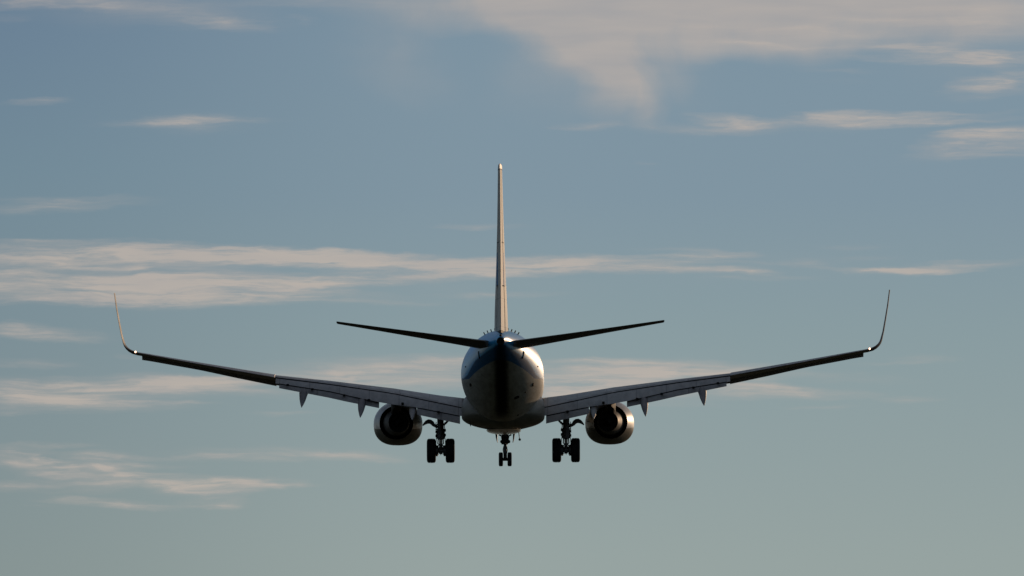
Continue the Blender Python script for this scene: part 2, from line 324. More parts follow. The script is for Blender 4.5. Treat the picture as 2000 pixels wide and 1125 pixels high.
def lampmat():
    m = bpy.data.materials.new('lamp_glow'); m.use_nodes = True; t = m.node_tree; t.nodes.clear()
    e = N('ShaderNodeEmission', t); e.inputs[0].default_value = (1, .62, .42, 1); e.inputs[1].default_value = 5.0
    o = N('ShaderNodeOutputMaterial', t); L(e.outputs[0], o.inputs[0], t); return m
LAMP = lampmat()

# ------------------------------------------------------------------ ground
def ground_mat():
    m, t, b = newmat('airfield_grass'); co = objco(t)
    c = mixc(tnoise(t, co, .02, 8, .6), (.022, .030, .012), (.052, .049, .027), t)
    c = mixc(M('MULTIPLY', tnoise(t, co, 1.5, 4), .4, tree=t), c, (.012, .016, .007), t)
    L(c, b.inputs['Base Color'], t); b.inputs['Roughness'].default_value = .95; b.inputs['Specular IOR Level'].default_value = .1
    return m
bm = bmesh.new(); bmesh.ops.create_circle(bm, cap_ends=True, radius=30000, segments=96)
me = bpy.data.meshes.new('ground'); bm.to_mesh(me); bm.free(); me.materials.append(ground_mat())
g = bpy.data.objects.new('ground', me); sc.collection.objects.link(g); g['kind'] = 'structure'

# ------------------------------------------------------------------ mesh helpers
class MB:
    def __init__(s): s.v, s.f, s.mi = [], [], []
    def add(s, v, f, mi=0):
        o = len(s.v); s.v += [tuple(p) for p in v]; s.f += [tuple(i + o for i in q) for q in f]; s.mi += [mi] * len(f)
    def loft(s, rings, caps=(True, True), mi=0, closed=True):
        n = len(rings[0]); v = [p for r in rings for p in r]; f = []
        for i in range(len(rings) - 1):
            for j in range(n if closed else n - 1):
                a, b = i * n + j, i * n + (j + 1) % n
                f.append((a, b, b + n, a + n))
        if caps[0]: f.append(tuple(range(n))[::-1])
        if caps[1]: f.append(tuple(range((len(rings) - 1) * n, len(rings) * n)))
        s.add(v, f, mi)
    def tube(s, pts, rad, n=14, mi=0, caps=(True, True)):
        pts = [Vector(p) for p in pts]
        if not isinstance(rad, (list, tuple)): rad = [rad] * len(pts)
        rings = []
        for i, p in enumerate(pts):
            d = (pts[min(i + 1, len(pts) - 1)] - pts[max(i - 1, 0)]).normalized()
            if d.length < 1e-6: d = Vector((0, 0, 1))
            up = Vector((0, 1, 0)) if abs(d.y) < .9 else Vector((1, 0, 0))
            a = d.cross(up).normalized(); b = d.cross(a)
            rings.append([p + (a * math.cos(2 * math.pi * k / n) + b * math.sin(2 * math.pi * k / n)) * rad[i] for k in range(n)])
        s.loft(rings, caps, mi)
    def lathe(s, c, axis, prof, n=40, mi=0):
        """prof: (position along axis, radius)"""
        c = Vector(c); ax = Vector(axis).normalized(); up = Vector((0, 0, 1)) if abs(ax.z) < .9 else Vector((0, 1, 0))
        a = ax.cross(up).normalized(); b = ax.cross(a)
        s.loft([[c + ax * t + (a * math.cos(2 * math.pi * k / n) + b * math.sin(2 * math.pi * k / n)) * max(r, 1e-4) for k in range(n)] for t, r in prof], (True, True), mi)
    def box(s, c, d, rot=None, mi=0, bev=.12):
        c = Vector(c); m = rot.to_matrix() if rot else Matrix.Identity(3)
        hx, hy, hz = d[0] / 2, d[1] / 2, d[2] / 2; e = min(hx, hy, hz) * bev * 2
        r = []
        for zz, ins in ((-hz, e), (-hz + e, 0), (hz - e, 0), (hz, e)):
            X, Y = hx - ins, hy - ins
            r.append([c + m @ Vector(p) for p in ((-X + e, -Y, zz), (X - e, -Y, zz), (X, -Y + e, zz), (X, Y - e, zz), (X - e, Y, zz), (-X + e, Y, zz), (-X, Y - e, zz), (-X, -Y + e, zz))])
        s.loft(r, (True, True), mi)
    def build(s, name, mats, parent=None, ang=35, mirror=False, label=None):
        me = bpy.data.meshes.new(name)
        v = [(-p[0], p[1], p[2]) for p in s.v] if mirror else s.v
        me.from_pydata(v, [], s.f); 
        if not isinstance(mats, (list, tuple)): mats = [mats]
        for m in mats: me.materials.append(m)
        me.polygons.foreach_set('material_index', s.mi); me.polygons.foreach_set('use_smooth', [True] * len(s.f))
        b = bmesh.new(); b.from_mesh(me); bmesh.ops.recalc_face_normals(b, faces=b.faces); b.to_mesh(me); b.free()
        me.set_sharp_from_angle(angle=R(ang)); me.update()
        o = bpy.data.objects.new(name, me); sc.collection.objects.link(o); o.parent = parent
        if label: o['label'] = label
        return o
def lerp(a, b, t): return a + (b - a) * t
def interp(tab, x):
    if x <= tab[0][0]: return tab[0][1:] if len(tab[0]) > 2 else tab[0][1]
    for p, q in zip(tab, tab[1:]):
        if x <= q[0]:
            t = (x - p[0]) / (q[0] - p[0]); r = tuple(lerp(a, b, t) for a, b in zip(p[1:], q[1:]))
            return r if len(r) > 1 else r[0]
    return tab[-1][1:] if len(tab[-1]) > 2 else tab[-1][1]
# measurements taken off the photograph -> metres in the aircraft's own frame at a known station y
def kk(y): return FPX / (DIST + y)
def X(d, y): return d / kk(y)
def Z(py, y): return ((737 - py) / kk(y) + y * math.sin(VIEW)) / math.cos(VIEW)

# ------------------------------------------------------------------ the aircraft
plane = bpy.data.objects.new('airliner', None); sc.collection.objects.link(plane)
plane.location = (0, 0, ALT)
plane.rotation_euler = (Matrix.Rotation(-R(YAW), 3, 'Z') @ Matrix.Rotation(R(PITCH), 3, 'X') @ Matrix.Rotation(-R(ROLL), 3, 'Y')).to_euler()
plane['label'] = 'white and blue twin engine jet airliner seen from behind with landing gear and flaps down'
plane['category'] = 'airplane'

# fuselage: y, half width, top, bottom
FS = [(-18.35, .16, 1.42, 1.06), (-18.1, .21, 1.50, .98), (-17.5, .36, 1.60, .78), (-16.6, .60, 1.67, .50), (-15.5, .87, 1.74, .13), (-14, 1.19, 1.80, -.37),
      (-12.4, 1.47, 1.85, -.88), (-10.8, 1.68, 1.87, -1.36), (-9.2, 1.81, 1.88, -1.74), (-7.6, 1.87, 1.88, -1.99), (-6, 1.88, 1.88, -2.11), (-4, 1.88, 1.88, -2.13),
      (12, 1.88, 1.88, -2.13), (14, 1.86, 1.84, -2.12), (15.5, 1.76, 1.62, -2.06), (16.8, 1.58, 1.15, -1.94), (18, 1.26, .62, -1.74), (19, .82, .12, -1.42), (19.6, .36, -.30, -1.08), (19.75, .05, -.62, -.74)]
def smooth_fs(y):
    # Catmull-Rom through the stations
    i = max(0, min(len(FS) - 2, next((k for k in range(len(FS) - 1) if y <= FS[k + 1][0]), len(FS) - 2)))
    p0, p1, p2, p3 = FS[max(i - 1, 0)], FS[i], FS[i + 1], FS[min(i + 2, len(FS) - 1)]
    t = (y - p1[0]) / (p2[0] - p1[0]); out = []
    for c in (1, 2, 3):
        m1 = (p2[c] - p0[c]) / (p2[0] - p0[0]) * (p2[0] - p1[0]); m2 = (p3[c] - p1[c]) / (p3[0] - p1[0]) * (p2[0] - p1[0])
        out.append((2*t**3-3*t**2+1)*p1[c] + (t**3-2*t**2+t)*m1 + (-2*t**3+3*t**2)*p2[c] + (t**3-t**2)*m2)
    return out
def fus(y, th):
    """point on the skin; th from the top, clockwise seen from behind"""
    w, zt, zb = smooth_fs(y); zc = zt - min(w, (zt - zb) * .5)
    x = w * math.sin(th); z = zc + (zt - zc) * math.cos(th) if math.cos(th) > 0 else zc + (zc - zb) * math.cos(th)
    return Vector((x, y, z))
mb = MB(); ys = []
y = FS[0][0]
while y < 19.75: ys.append(y); y += .35 if y < 13 else .18
ys.append(19.75)
mb.loft([[fus(yy, 2 * math.pi * k / 72) for k in range(72)] for yy in ys])
fuselage = mb.build('fuselage', FUSE, plane, 60)
# tail cone exhaust
mb = MB(); mb.lathe((0, -18.3, 1.22), (0, -1, 0), [(-.3, .20), (.14, .165), (.16, .15), (.14, .125), (-.1, .11)], 28)
mb.build('exhaust_pipe', HOT, fuselage)
mb = MB(); mb.lathe((0, -18.36, 1.22), (0, -1, 0), [(0, .12), (.01, .12)], 24); mb.build('exhaust_opening', SOOT, fuselage)
mb = MB(); mb.lathe((0, -18.30, 1.47), (0, -1, 0), [(-.5, .05), (-.05, .06), (.08, .045), (.1, .02)], 16); mb.build('tail_lamp_housing', HOT, fuselage)
# vortex generators in front of the fin root
for s in (-1, 1):
    for th in (11.5, 18, 24.5, 31):
        p = fus(-12.6, R(th) * s); q = fus(-12.6, R(th + 4) * s); r_ = fus(-12.6, R(th - 4) * s)
        n = Vector((-(q - r_).z, 0, (q - r_).x)).normalized()
        if n.z < 0: n = -n
        t_ = n.cross(Vector((0, 1, 0))); mb = MB(); rg = []
        for h, y0, y1 in ((-.05, -12.85, -12.35), (.03, -12.85, -12.38), (.115, -12.8, -12.52)):
            c = p + n * h; rg.append([Vector((c.x, y0, c.z)) + t_ * .024, Vector((c.x, y1, c.z)) + t_ * .024 * s, Vector((c.x, y1, c.z)) - t_ * .024, Vector((c.x, y0, c.z)) - t_ * .024])
        mb.loft(rg); mb.build('vortex_generator', GEAR, fuselage)
# small fittings on the rear skin, located by where they sit in the photo
def skin_hit(dx_, py):
    best = None
    for i in range(130):
        yy = -18 + i * .1
        for k in range(0, 181, 1):
            p = fus(yy, R(k) * (1 if dx_ > 0 else -1))
            e = abs(p.x * kk(yy) - dx_) + abs(737 - (p.z * math.cos(VIEW) - yy * math.sin(VIEW)) * kk(yy) - py)
            if e < 2.2 and (best is None or yy < best[0] - .25 or (abs(yy - best[0]) < .25 and e < best[1])): best = (yy, e, k)
    return best
def fitting(name, dx_, py, wd, ln, mat, h=.03):
    b_ = skin_hit(dx_, py)
    if not b_: return
    yy, _, k = b_; sg = 1 if dx_ > 0 else -1; th = R(k) * sg
    p = fus(yy, th); du = (fus(yy, th + .05) - p).normalized(); dv = (fus(yy + .1, th) - p).normalized(); n = du.cross(dv).normalized()
    if n.dot(Vector((p.x, 0, p.z - .3))) < 0: n = -n
    mb = MB(); rg = []
    for hh, sc_ in ((-.02, 1), (h * .6, 1), (h, .8)):
        rg.append([p + n * hh + du * wd / 2 * sc_ * a + dv * ln / 2 * sc_ * b for a, b in ((-1, -.6), (-.6, -1), (.6, -1), (1, -.6), (1, .6), (.6, 1), (-.6, 1), (-1, .6))])
    mb.loft(rg); mb.build(name, mat, fuselage)
for s in (-1, 1):
    fitting('pressure_port', s * 61, 751, .13, .42, DARK, .03)
    fitting('stabiliser_seal', s * 43, 693, .34, .05, DARK, .03)
    fitting('door_handle', s * 70, 716, .05, .2, DARK)
fitting('drain_panel', 29, 776, .24, .35, DARK, .015); fitting('drain_panel', 46, 766, .08, .2, DARK, .015); fitting('drain_panel', 30, 811, .10, .25, DARK, .015)
# wing to body fairing
def supr(a, ex): c = math.cos(a); s_ = math.sin(a); return math.copysign(abs(c) ** (2 / ex), c), math.copysign(abs(s_) ** (2 / ex), s_)
mb = MB(); rg = []
for yy, w, zt, zb, ex in ((-5.4, .5, -1.6, -2.0, 2.2), (-4.9, 1.3, -1.25, -2.2, 2.4), (-4.1, 1.75, -1.05, -2.33, 2.8), (-3, 1.90, -.95, -2.38, 4.2), (-1, 1.92, -.9, -2.42, 4.8), (2, 1.92, -.7, -2.42, 4.8), (5, 1.90, -.7, -2.42, 4), (7, 1.84, -.9, -2.42, 3), (8.4, 1.5, -1.2, -2.45, 2.2), (9.6, .9, -1.6, -2.25, 2.1), (10.3, .3, -1.9, -2.12, 2)):
    r_ = []
    for k in range(64):
        c, s_ = supr(2 * math.pi * k / 64, ex)
        # V-shaped keel: lower half drops towards the centre line
        zz = (zt + zb) / 2 + (zt - zb) / 2 * s_
        if s_ < 0: zz += .26 * (abs(c) ** 1.2) * (abs(s_))
        r_.append(Vector((w * c, yy, zz)))
    rg.append(r_)
mb.loft(rg); BELLY = paint('belly_fairing_paint', (.22, .215, .185), .5, dirt=.6, spec=.25)
mb.build('wing_root_fairing', BELLY, plane, 60)
mb = MB(); rg = []
for yy, w, zb in ((-1.5, .3, -2.42), (0, .6, -2.5), (2.5, .8, -2.58), (5, .8, -2.58), (7, .6, -2.54), (8.5, .3, -2.48)):
    rg.append([Vector((w * math.cos(2 * math.pi * k / 40), yy, -2.40 + (zb + 2.40) * (1 if math.sin(2 * math.pi * k / 40) < 0 else -.4) * abs(math.sin(2 * math.pi * k / 40)))) for k in range(40)])
mb.loft(rg); mb.build('ram_air_fairing', paint('polished_skin', (.42, .40, .35), .3, dirt=.25, coat=.5), plane, 60)
for x_, yy, zz, l_ in ((-1.52, -2.6, -2.14, .16), (.70, 4.6, -2.5, .32)):
    mb = MB(); mb.tube([(x_, yy, zz), (x_ + .03, yy - .05, zz - l_)], [.022, .016], 8)
    if x_ > 0: mb.lathe((x_ + .04, yy - .05, zz - l_), (0, 1, 0), [(-.05, .02), (-.03, .06), (.03, .06), (.05, .02)], 12)
    mb.build('blade_antenna', GEAR, plane)

# -- airfoil
def foil(tc, s0=0.0, s1=1.0, n=14, camber=.015, te=.004):
    ss = [s0 + (s1 - s0) * (1 - math.cos(math.pi * i / n)) / 2 for i in range(n + 1)]
    yt = lambda s: 5 * tc * (.2969 * math.sqrt(s) - .126 * s - .3516 * s * s + .2843 * s ** 3 - .1036 * s ** 4) + te / 2 * s
    cb = lambda s: camber * 4 * s * (1 - s)
    up = [(s, cb(s) + yt(s)) for s in ss]; lo = [(s, cb(s) - yt(s)) for s in ss]
    return up[::-1] + (lo[1:] if s0 == 0 else lo)
def section(te_pt, chord, inc, tc, cant=0.0, **kw):
    """ring of an airfoil whose trailing edge sits at te_pt, chord forward (+y), inc nose-up degrees"""
    n = Vector((-math.sin(R(cant)), 0, math.cos(R(cant)))); te_pt = Vector(te_pt)
    cd = Vector((0, math.cos(R(inc)), 0)) + n * math.sin(R(inc)); nd = n * math.cos(R(inc)) - Vector((0, math.sin(R(inc)), 0))
    return [te_pt + cd * chord * (1 - s) + nd * chord * h for s, h in foil(tc, **kw)]

for s in (1, -1):
    mir = s < 0
    # ---- wing box: dx at trailing edge, y of leading edge, y of trailing edge, photo row of trailing edge, t/c, incidence
    ST = [(40, 6.6, -1.2, 804, .115, .6), (78, 5.6, -1.2, 796, .112, .6), (122, 4.75, -1.15, 787, .106, .4), (216, 3.3, -.95, 767, .10, .1), (340, 1.75, -1.35, 748.5, .10, -.3), (446.5, .45, -2.0, 735, .10, -.8)]
    SO = [(446.5, .45, -2.35, 734.6, .10, -.8), (520, -.5, -2.85, 721.5, .10, -1.1), (610, -1.6, -3.35, 705, .095, -1.4), (690, -2.55, -3.85, 690, .10, -2.4), (716, -2.85, -4.0, 685, .105, -4.0)]
    wing = None
    def sta(tab, d): return interp(tab, d)
    def wsec(tab, d):
        le, te, py, tcn, inc = sta(tab, d); zz = Z(py, te)
        return section((X(d, te), te, zz), le - te, inc, tcn)
    mb = MB(); mb.loft([wsec(ST, d) for d in (40, 78, 100, 122, 160, 216, 280, 340, 400, 446.3)])
    # outer wing and the blended curve up to the winglet
    CUR = [(724, 682.2, 12), (730, 679.2, 28), (735, 675.2, 42), (738.6, 671, 56), (741, 666, 68)]
    rings = [wsec(SO, d) for d in (446.5, 480, 520, 560, 610, 650, 690, 704, 716)]
    mb.loft(rings, (True, True)); wing = mb.build('wing', GREY, plane, 40, mir)
    mb = MB(); le0, te0 = -2.85, -4.0
    rings = [wsec(SO, 713)]
    for i, (d, py, cant) in enumerate(CUR):
        t = (i + 1) / len(CUR); te = te0 - .55 * t; ch = 1.15 - .05 * t
        rings.append(section((X(d, te), te, Z(py, te)), ch, lerp(-5, -1.0, t), lerp(.12, .09, t), cant))
    UP = [(745, 650, 79), (749, 628, 80), (754, 598, 80.5), (757.7, 569, 81)]
    for i, (d, py, cant) in enumerate(UP):
        t = (i + 1) / len(UP); te = -4.55 - 2.0 * t; ch = lerp(1.1, .5, t)
        rings.append(section((X(d, te), te, Z(py, te)), ch, 0, lerp(.068, .10, t), cant, camber=0))
    mb.loft(rings); mb.build('winglet', WLET, wing, 50, mir)
    # tip position light
    te = -4.05; mb = MB(); cx, cz = X(717, te), Z(684.2, te)
    mb.lathe((cx, te - .03, cz), (0, -1, 0), [(-.06, .035), (.0, .045), (.03, .038), (.05, .015)], 16)
    mb.build('position_light', LAMP, wing, 60, mir)
    # ---- leading edge slats, drooped forward and down
    def slat(d0, d1, tab, drop=(.16, .30)):
        mb = MB(); rg = []
        for i in range(7):
            d = lerp(d0, d1, i / 6); le, te, py, tcn, inc = sta(tab, d); c = le - te
            x_ = X(d, te); zl = Z(py, te) + c * math.sin(R(inc)); k = max(.30, .16 * c)
            b0 = Vector((x_, le + .16 * k, zl + .02)); ring = []
            # crescent: upper skin over the gap, nose drooped, inner face hollow
            for yy, zz in ((-.15, .10), (.25, .02), (.60, -.18), (.80, -.42), (.78, -.62), (.62, -.70), (.55, -.50), (.38, -.26), (.1, -.06), (-.13, .05)):
                ring.append(b0 + Vector((0, yy * k, zz * k * 1.0 - .02)))
            rg.append(ring)
        mb.loft(rg); mb.build('slat', GREYD, wing, 40, mir)
    slat(251, 340, ST); slat(340.03, 446.3, ST); slat(446.33, 560, SO); slat(560.03, 640, SO); slat(640.03, 707, SO)
    # Krueger flap inboard of the engine
    mb = MB(); rg = []
    for d in (100, 130, 165):
        le, te, py, tcn, inc = sta(ST, d); zl = Z(py, te) + (le - te) * math.sin(R(inc))
        rg.append([Vector((X(d, te), le + a, zl + b)) for a, b in ((.0, -.05), (.35, -.22), (.62, -.30), (.66, -.35), (.6, -.38), (.33, -.3), (0, -.12))])
    mb.loft(rg); mb.build('krueger_flap', GREYD, wing, 40, mir)
    # ---- double slotted flaps
    L2 = [(78, 813), (168, 795), (216, 789), (241, 784.7), (340, 762.5), (437, 747.4), (440, 746.9)]
    L3 = [(78, 829), (168, 809), (241, 796.3), (321, 780), (340, 775.3), (437, 756.3), (440, 755.7)]
    def flap(name, d0, d1, TOP, BOT, ymid, defl, tcn, mat, n=6, over=1.5):
        mb = MB(); rg = []
        for i in range(n + 1):
            d = lerp(d0, d1, i / n); yte_w = sta(ST, d)[1]; y0 = yte_w + ymid
            zt = Z(interp(TOP, d) + over, y0); zb = Z(interp(BOT, d), y0 - .3)
            ch = (zt - zb) / math.sin(R(defl)); yte = y0 - ch * math.cos(R(defl))
            rg.append(section((X(d, yte), yte, Z(interp(BOT, d), yte)), ch, defl, tcn, camber=.03))
        mb.loft(rg); return mb.build(name, mat, wing, 40, mir)
    LT = [(q[0], q[3]) for q in ST]
    f1 = flap('main_flap', 81, 215.95, LT, L2, .02, 30, .13, GREY)
    f2 = flap('main_flap', 216, 444, LT, L2, .02, 30, .13, GREY, 8)
    flap('aft_flap', 84, 168, L2, L3, -.62, 46, .12, GREYD)
    flap('aft_flap', 242, 437, L2, L3, -.55, 44, .12, GREYD)
    def slot_shade(tab, d0, d1, th, yo, n=8):  # shadow lines of the flap slots, modelled as solid black strips
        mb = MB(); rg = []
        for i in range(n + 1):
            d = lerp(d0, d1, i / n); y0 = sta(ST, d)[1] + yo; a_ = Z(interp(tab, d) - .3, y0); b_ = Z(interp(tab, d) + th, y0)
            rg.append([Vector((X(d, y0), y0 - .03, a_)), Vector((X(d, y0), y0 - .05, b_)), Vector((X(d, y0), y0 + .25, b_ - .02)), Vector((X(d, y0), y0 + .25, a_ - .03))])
        mb.loft(rg); mb.build('flap_slot_shade', DARK, wing, 30, mir)
    slot_shade(LT, 80, 444.5, 2.3, -.02, 14); slot_shade(L2, 84, 168, 1.7, -.62, 3); slot_shade(L2, 242, 437, 1.5, -.55)
    # dark slot behind the spoilers and flap tracks showing in the gaps
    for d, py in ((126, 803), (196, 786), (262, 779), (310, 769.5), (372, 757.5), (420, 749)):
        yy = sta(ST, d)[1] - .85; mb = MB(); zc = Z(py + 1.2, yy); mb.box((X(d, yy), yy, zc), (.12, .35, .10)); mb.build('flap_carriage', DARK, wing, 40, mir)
    # spoilers: thin plates lying on the upper skin just ahead of the flap slot
    def spoiler(d0, d1, rise):
        mb = MB(); rg = []
        for i in range(5):
            d = lerp(d0, d1, i / 4); le, te, py, tcn, inc = sta(ST, d); x_ = X(d, te); z0 = Z(py, te); c = le - te
            ft = foil(tcn); up = [p for p in ft[:15]]
            zs = lambda sfr: z0 + c * ((1 - sfr) * math.sin(R(inc))) + c * interp(sorted(up), sfr)
            L_ = .62; s_a = 1 - L_ / c
            rg.append([Vector((x_, te - .01, z0 + rise + .012)), Vector((x_, te + L_ / 2, zs(1 - L_ / 2 / c) + .02 + rise * .5)), Vector((x_, te + L_, zs(s_a) + .004)), Vector((x_, te + L_ / 2, zs(1 - L_ / 2 / c) + .004)), Vector((x_, te - .01, z0 + rise - .012))])
        mb.loft(rg); mb.build('spoiler', GREYD if rise < 0.02 else GREY, wing, 30, mir)
    for a, b_ in ((126, 168), (169, 212), (220, 275), (276, 331), (332, 387), (388, 443)): spoiler(a, b_, .006)
    # raised inboard trailing panel beside the body
    mb = MB(); rg = []
    for d in (80, 101, 122):
        x_ = X(d, 0); zt = Z(lerp(777.5, 775, (d - 80) / 42), 1.2)
        rg.append([Vector((x_, yy, zz)) for yy, zz in ((-1.1, Z(interp(LT, d), -1.1) + .03), (-.3, zt - .18), (.6, zt - .03), (1.2, zt), (2.2, zt - .02), (3, zt - .12), (3, zt - .3), (-1.0, Z(interp(LT, d), -1.1) + .005))])
    mb.loft(rg); mb.build('wing_root_panel', GREY, wing, 35, mir)
    # aileron as its own skin over the outer trailing edge
    mb = MB(); rg = []
    for i in range(7):
        d = lerp(470, 640, i / 6); le, te, py, tcn, inc = sta(SO, d); c = le - te
        rg.append(section((X(d, te), te - .01, Z(py, te) - .004), c, inc, tcn + .008, s0=.74, s1=1.0, n=5))
    mb.loft(rg); mb.build('aileron', GREYD, wing, 30, mir)
    # flap track fairings (canoes): d, photo row of tip, outward lean
    def canoe(d, pytop, pytip, hw, y0, ytip, lean=0.0, mat=GREYD):
        mb = MB(); rg = []
        zt = Z(pytop, (y0 + ytip) / 2)
        prof = [(0, .05, .0), (.12, .5, -.1), (.3, .85, -.2), (.5, 1, -.28), (.65, .98, -.42), (.8, .72, -.66), (.92, .36, -.87), (1.0, .05, -1.0)]
        ztip = Z(pytip, ytip); zs_ = zt + .15; dz_ = zs_ - ztip
        for t, w, h in prof:
            yy = lerp(y0, ytip, t); zz = zs_ + h * dz_ ; hh = .06 + .24 * w * (1 if t < .7 else .8)
            xx = X(d, yy) + lean * max(0, t - .5) * 2
            rg.append([Vector((xx + hw * w * math.cos(2 * math.pi * k / 16), yy, zz + hh * (.12 + .88 * w) * (math.sin(2 * math.pi * k / 16) + 1) * .8)) for k in range(16)])
        mb.loft(rg); mb.build('flap_track_fairing', mat, wing, 50, mir)
    canoe(388, 769, 794.5, .20, .2, -3.6, .12, FAIR); canoe(274.5, 790, 815, .19, .6, -3.2, .10, FAIR); canoe(176, 801, 819.5, .19, 1.2, -2.6, .03, GREY)
    # ---- engine
    EX, EZ = 4.95, -2.06
    def ering(yy, hw, zt, zb, sq=2.0, n=48, cx=EX):
        r_ = []
        for k in range(n):
            a = 2 * math.pi * k / n; ex = sq if math.sin(a) < 0 else 2.0; c, s_ = supr(a, ex)
            r_.append(Vector((cx + hw * c, yy, EZ + (zt if s_ > 0 else zb) * s_)))
        return r_
    cxo = EX
    mb = MB()
    mb.loft([ering(1.55, .785, .785, .785, 2, cx=EX + .03), ering(1.9, .86, .84, .84, 2.05, cx=EX), ering(2.6, 1.0, .95, .925, 2.2, cx=cxo), ering(3.5, 1.11, 1.03, .985, 2.5, cx=cxo), ering(4.5, 1.145, 1.06, 1.015, 2.5, cx=cxo), ering(5.5, 1.09, 1.03, .99, 2.45, cx=cxo),
             ering(6.2, 1.0, .95, .9, 2.3, cx=cxo), ering(6.55, .92, .87, .82, 2.2, cx=cxo), ering(6.62, .85, .80, .76, 2.1, cx=cxo), ering(6.5, .79, .77, .74, 2.1, cx=cxo), ering(5.75, .77, .77, .77, cx=cxo)], (False, True))
    nac = mb.build('engine', ENGP, plane, 50, mir)
    mb = MB(); mb.lathe((EX + .03, 1.6, EZ), (0, 1, 0), [(-.055, .785), (-.06, .76), (.4, .76), (1.6, .80)], 48)
    mb.f.pop(-2); mb.mi.pop()
    mb.build('bypass_duct', SOOT, nac, 50, mir)
    def off(cx0, rows, n=44):
        return [[Vector((EX + cx0 - sh + r_ * math.cos(2 * math.pi * k / n), yy, EZ + r_ * math.sin(2 * math.pi * k / n))) for k in range(n)] for yy, r_, sh in rows]
    mb = MB(); mb.loft(off(.03, [(3.1, .63, 0), (2.3, .63, 0), (1.5, .61, .01), (.9, .56, .05), (.35, .50, .11), (.05, .47, .14)]), (True, False))
    mb.build('core_cowl', COREM, nac, 50, mir)
    mb = MB(); mb.loft(off(.03, [(.4, .44, .14), (.05, .475, .14), (-.02, .47, .14), (-.02, .45, .14), (.4, .42, .14), (.5, .1, .14)])); mb.build('core_nozzle', SOOT, nac, 50, mir)
    mb = MB(); mb.loft(off(.03, [(.55, .24, .14), (.2, .19, .14), (-.15, .10, .14), (-.35, .02, .14)], 30)); mb.build('exhaust_cone', SOOT, nac, 50, mir)
    mb = MB(); mb.lathe((cxo, 5.8, EZ), (0, 1, 0), [(-.05, .77), (0, .77), (.01, .2), (.35, .08), (.5, .005)], 36); mb.build('fan_spinner', METAL, nac, 40, mir)
    # pylon with heat shield
    mb = MB(); rg = []
    for yy, w, zt, zb in ((6.1, .03, -1.05, -1.3), (5.2, .16, -.95, -1.35), (3.5, .22, -.95, -1.4), (2.0, .24, -1.0, -1.72), (1.0, .24, -1.1, -1.74), (0, .22, -1.2, -1.68), (-.7, .14, -1.25, -1.5), (-1.0, .03, -1.3, -1.4)):
        rg.append([Vector((EX + .02 + w * c, yy, (zt + zb) / 2 + (zt - zb) / 2 * q)) for c, q in ((-1, -.7), (-.7, -1), (.7, -1), (1, -.7), (1, .9), (-1, .9))])
    mb.loft(rg); mb.build('pylon', HOT, nac, 40, mir)
    mb = MB(); mb.loft([[Vector((EX - .93, 5.9, EZ + .52)), Vector((EX - .9, 5.9, EZ + .5)), Vector((EX - .9, 4.5, EZ + .6)), Vector((EX - .93, 4.5, EZ + .62))], [Vector((EX - 1.1, 5.3, EZ + .78)), Vector((EX - 1.08, 5.3, EZ + .76)), Vector((EX - 1.16, 4.5, EZ + .86)), Vector((EX - 1.18, 4.5, EZ + .88))]])
    mb.build('strake', ENGW, nac, 30, mir)
    # latch and drain on the inboard cowl
    mb = MB(); mb.box((EX - 1.02, 2.7, EZ + .05), (.1, .3, .05)); mb.build('cowl_vent', METAL, nac, 30, mir)
    # ---- main landing gear
    GX = 2.90
    zax = Z(879.8, 0)
    mb = MB()
    mb.tube([(GX + .02, 0, -1.2), (GX, 0, Z(848, 0))], [.15, .15], 20)
    mb.tube([(GX, 0, Z(836, 0)), (GX, 0, Z(839, 0)), (GX, 0, Z(856, 0)), (GX, 0, Z(858, 0))], [.15, .185, .185, .13], 20)
    for py in (838, 842.5, 847, 852.5): mb.lathe((GX, 0, Z(py, 0)), (0, 0, 1), [(-.03, .16), (-.02, .205), (.02, .205), (.03, .16)], 20)
    mb.tube([(GX, 0, Z(856, 0)), (GX, 0, zax + .05)], [.075, .075], 16, 1)
    mb.lathe((GX, 0, zax), (1, 0, 0), [(-.52, .07), (-.26, .085), (-.14, .10), (.14, .10), (.26, .085), (.52, .07)], 18)
    mb.lathe((GX, 0, zax), (0, 0, 1), [(-.16, .05), (-.12, .09), (.14, .10), (.2, .08)], 16)
    leg = mb.build('main_landing_gear', [GEAR, CHROME], plane, 40, mir)
    mb = MB()   # torque links behind the piston
    for q in (-1, 1):
        mb.tube([(GX + .11 * q, -.12, Z(856, 0)), (GX + .13 * q, -.42, Z(866, 0)), (GX + .05 * q, -.47, Z(868.5, 0))], .028, 8)
        mb.tube([(GX + .05 * q, -.47, Z(868.5, 0)), (GX + .13 * q, -.38, Z(871, 0)), (GX + .11 * q, -.1, zax)], .028, 8)
    mb.tube([(GX - .1, -.47, Z(868.5, 0)), (GX + .1, -.47, Z(868.5, 0))], .035, 8)
    mb.build('torque_link', GEAR, leg, 40, mir)
    mb = MB()   # hydraulic lines and small fittings
    for q, o in ((1, .2), (-1, .19)):
        pts = [(GX + q * o * (1 + .12 * math.sin(i * 1.9)), -.1, lerp(Z(824, 0), Z(856, 0), i / 9)) for i in range(10)]
        mb.tube(pts, .018, 6)
        mb.tube([(GX + q * .2, -.08, Z(855, 0)), (GX + q * .22, -.16, Z(866, 0)), (GX + q * .2, -.1, Z(874, 0))], .016, 6)
    for q, py in ((1, 843), (-1, 840), (1, 851), (-1, 849), (1, 833)): mb.box((GX + q * .2, -.05, Z(py, 0)), (.09, .12, .12))
    for i in range(5): mb.tube([(GX - .12 + .06 * i, -.1, zax - .08), (GX - .13 + .065 * i, -.12, zax - .13 - .04 * (i % 3))], .014, 6)
    mb.build('hydraulic_lines', DARK, leg, 40, mir)
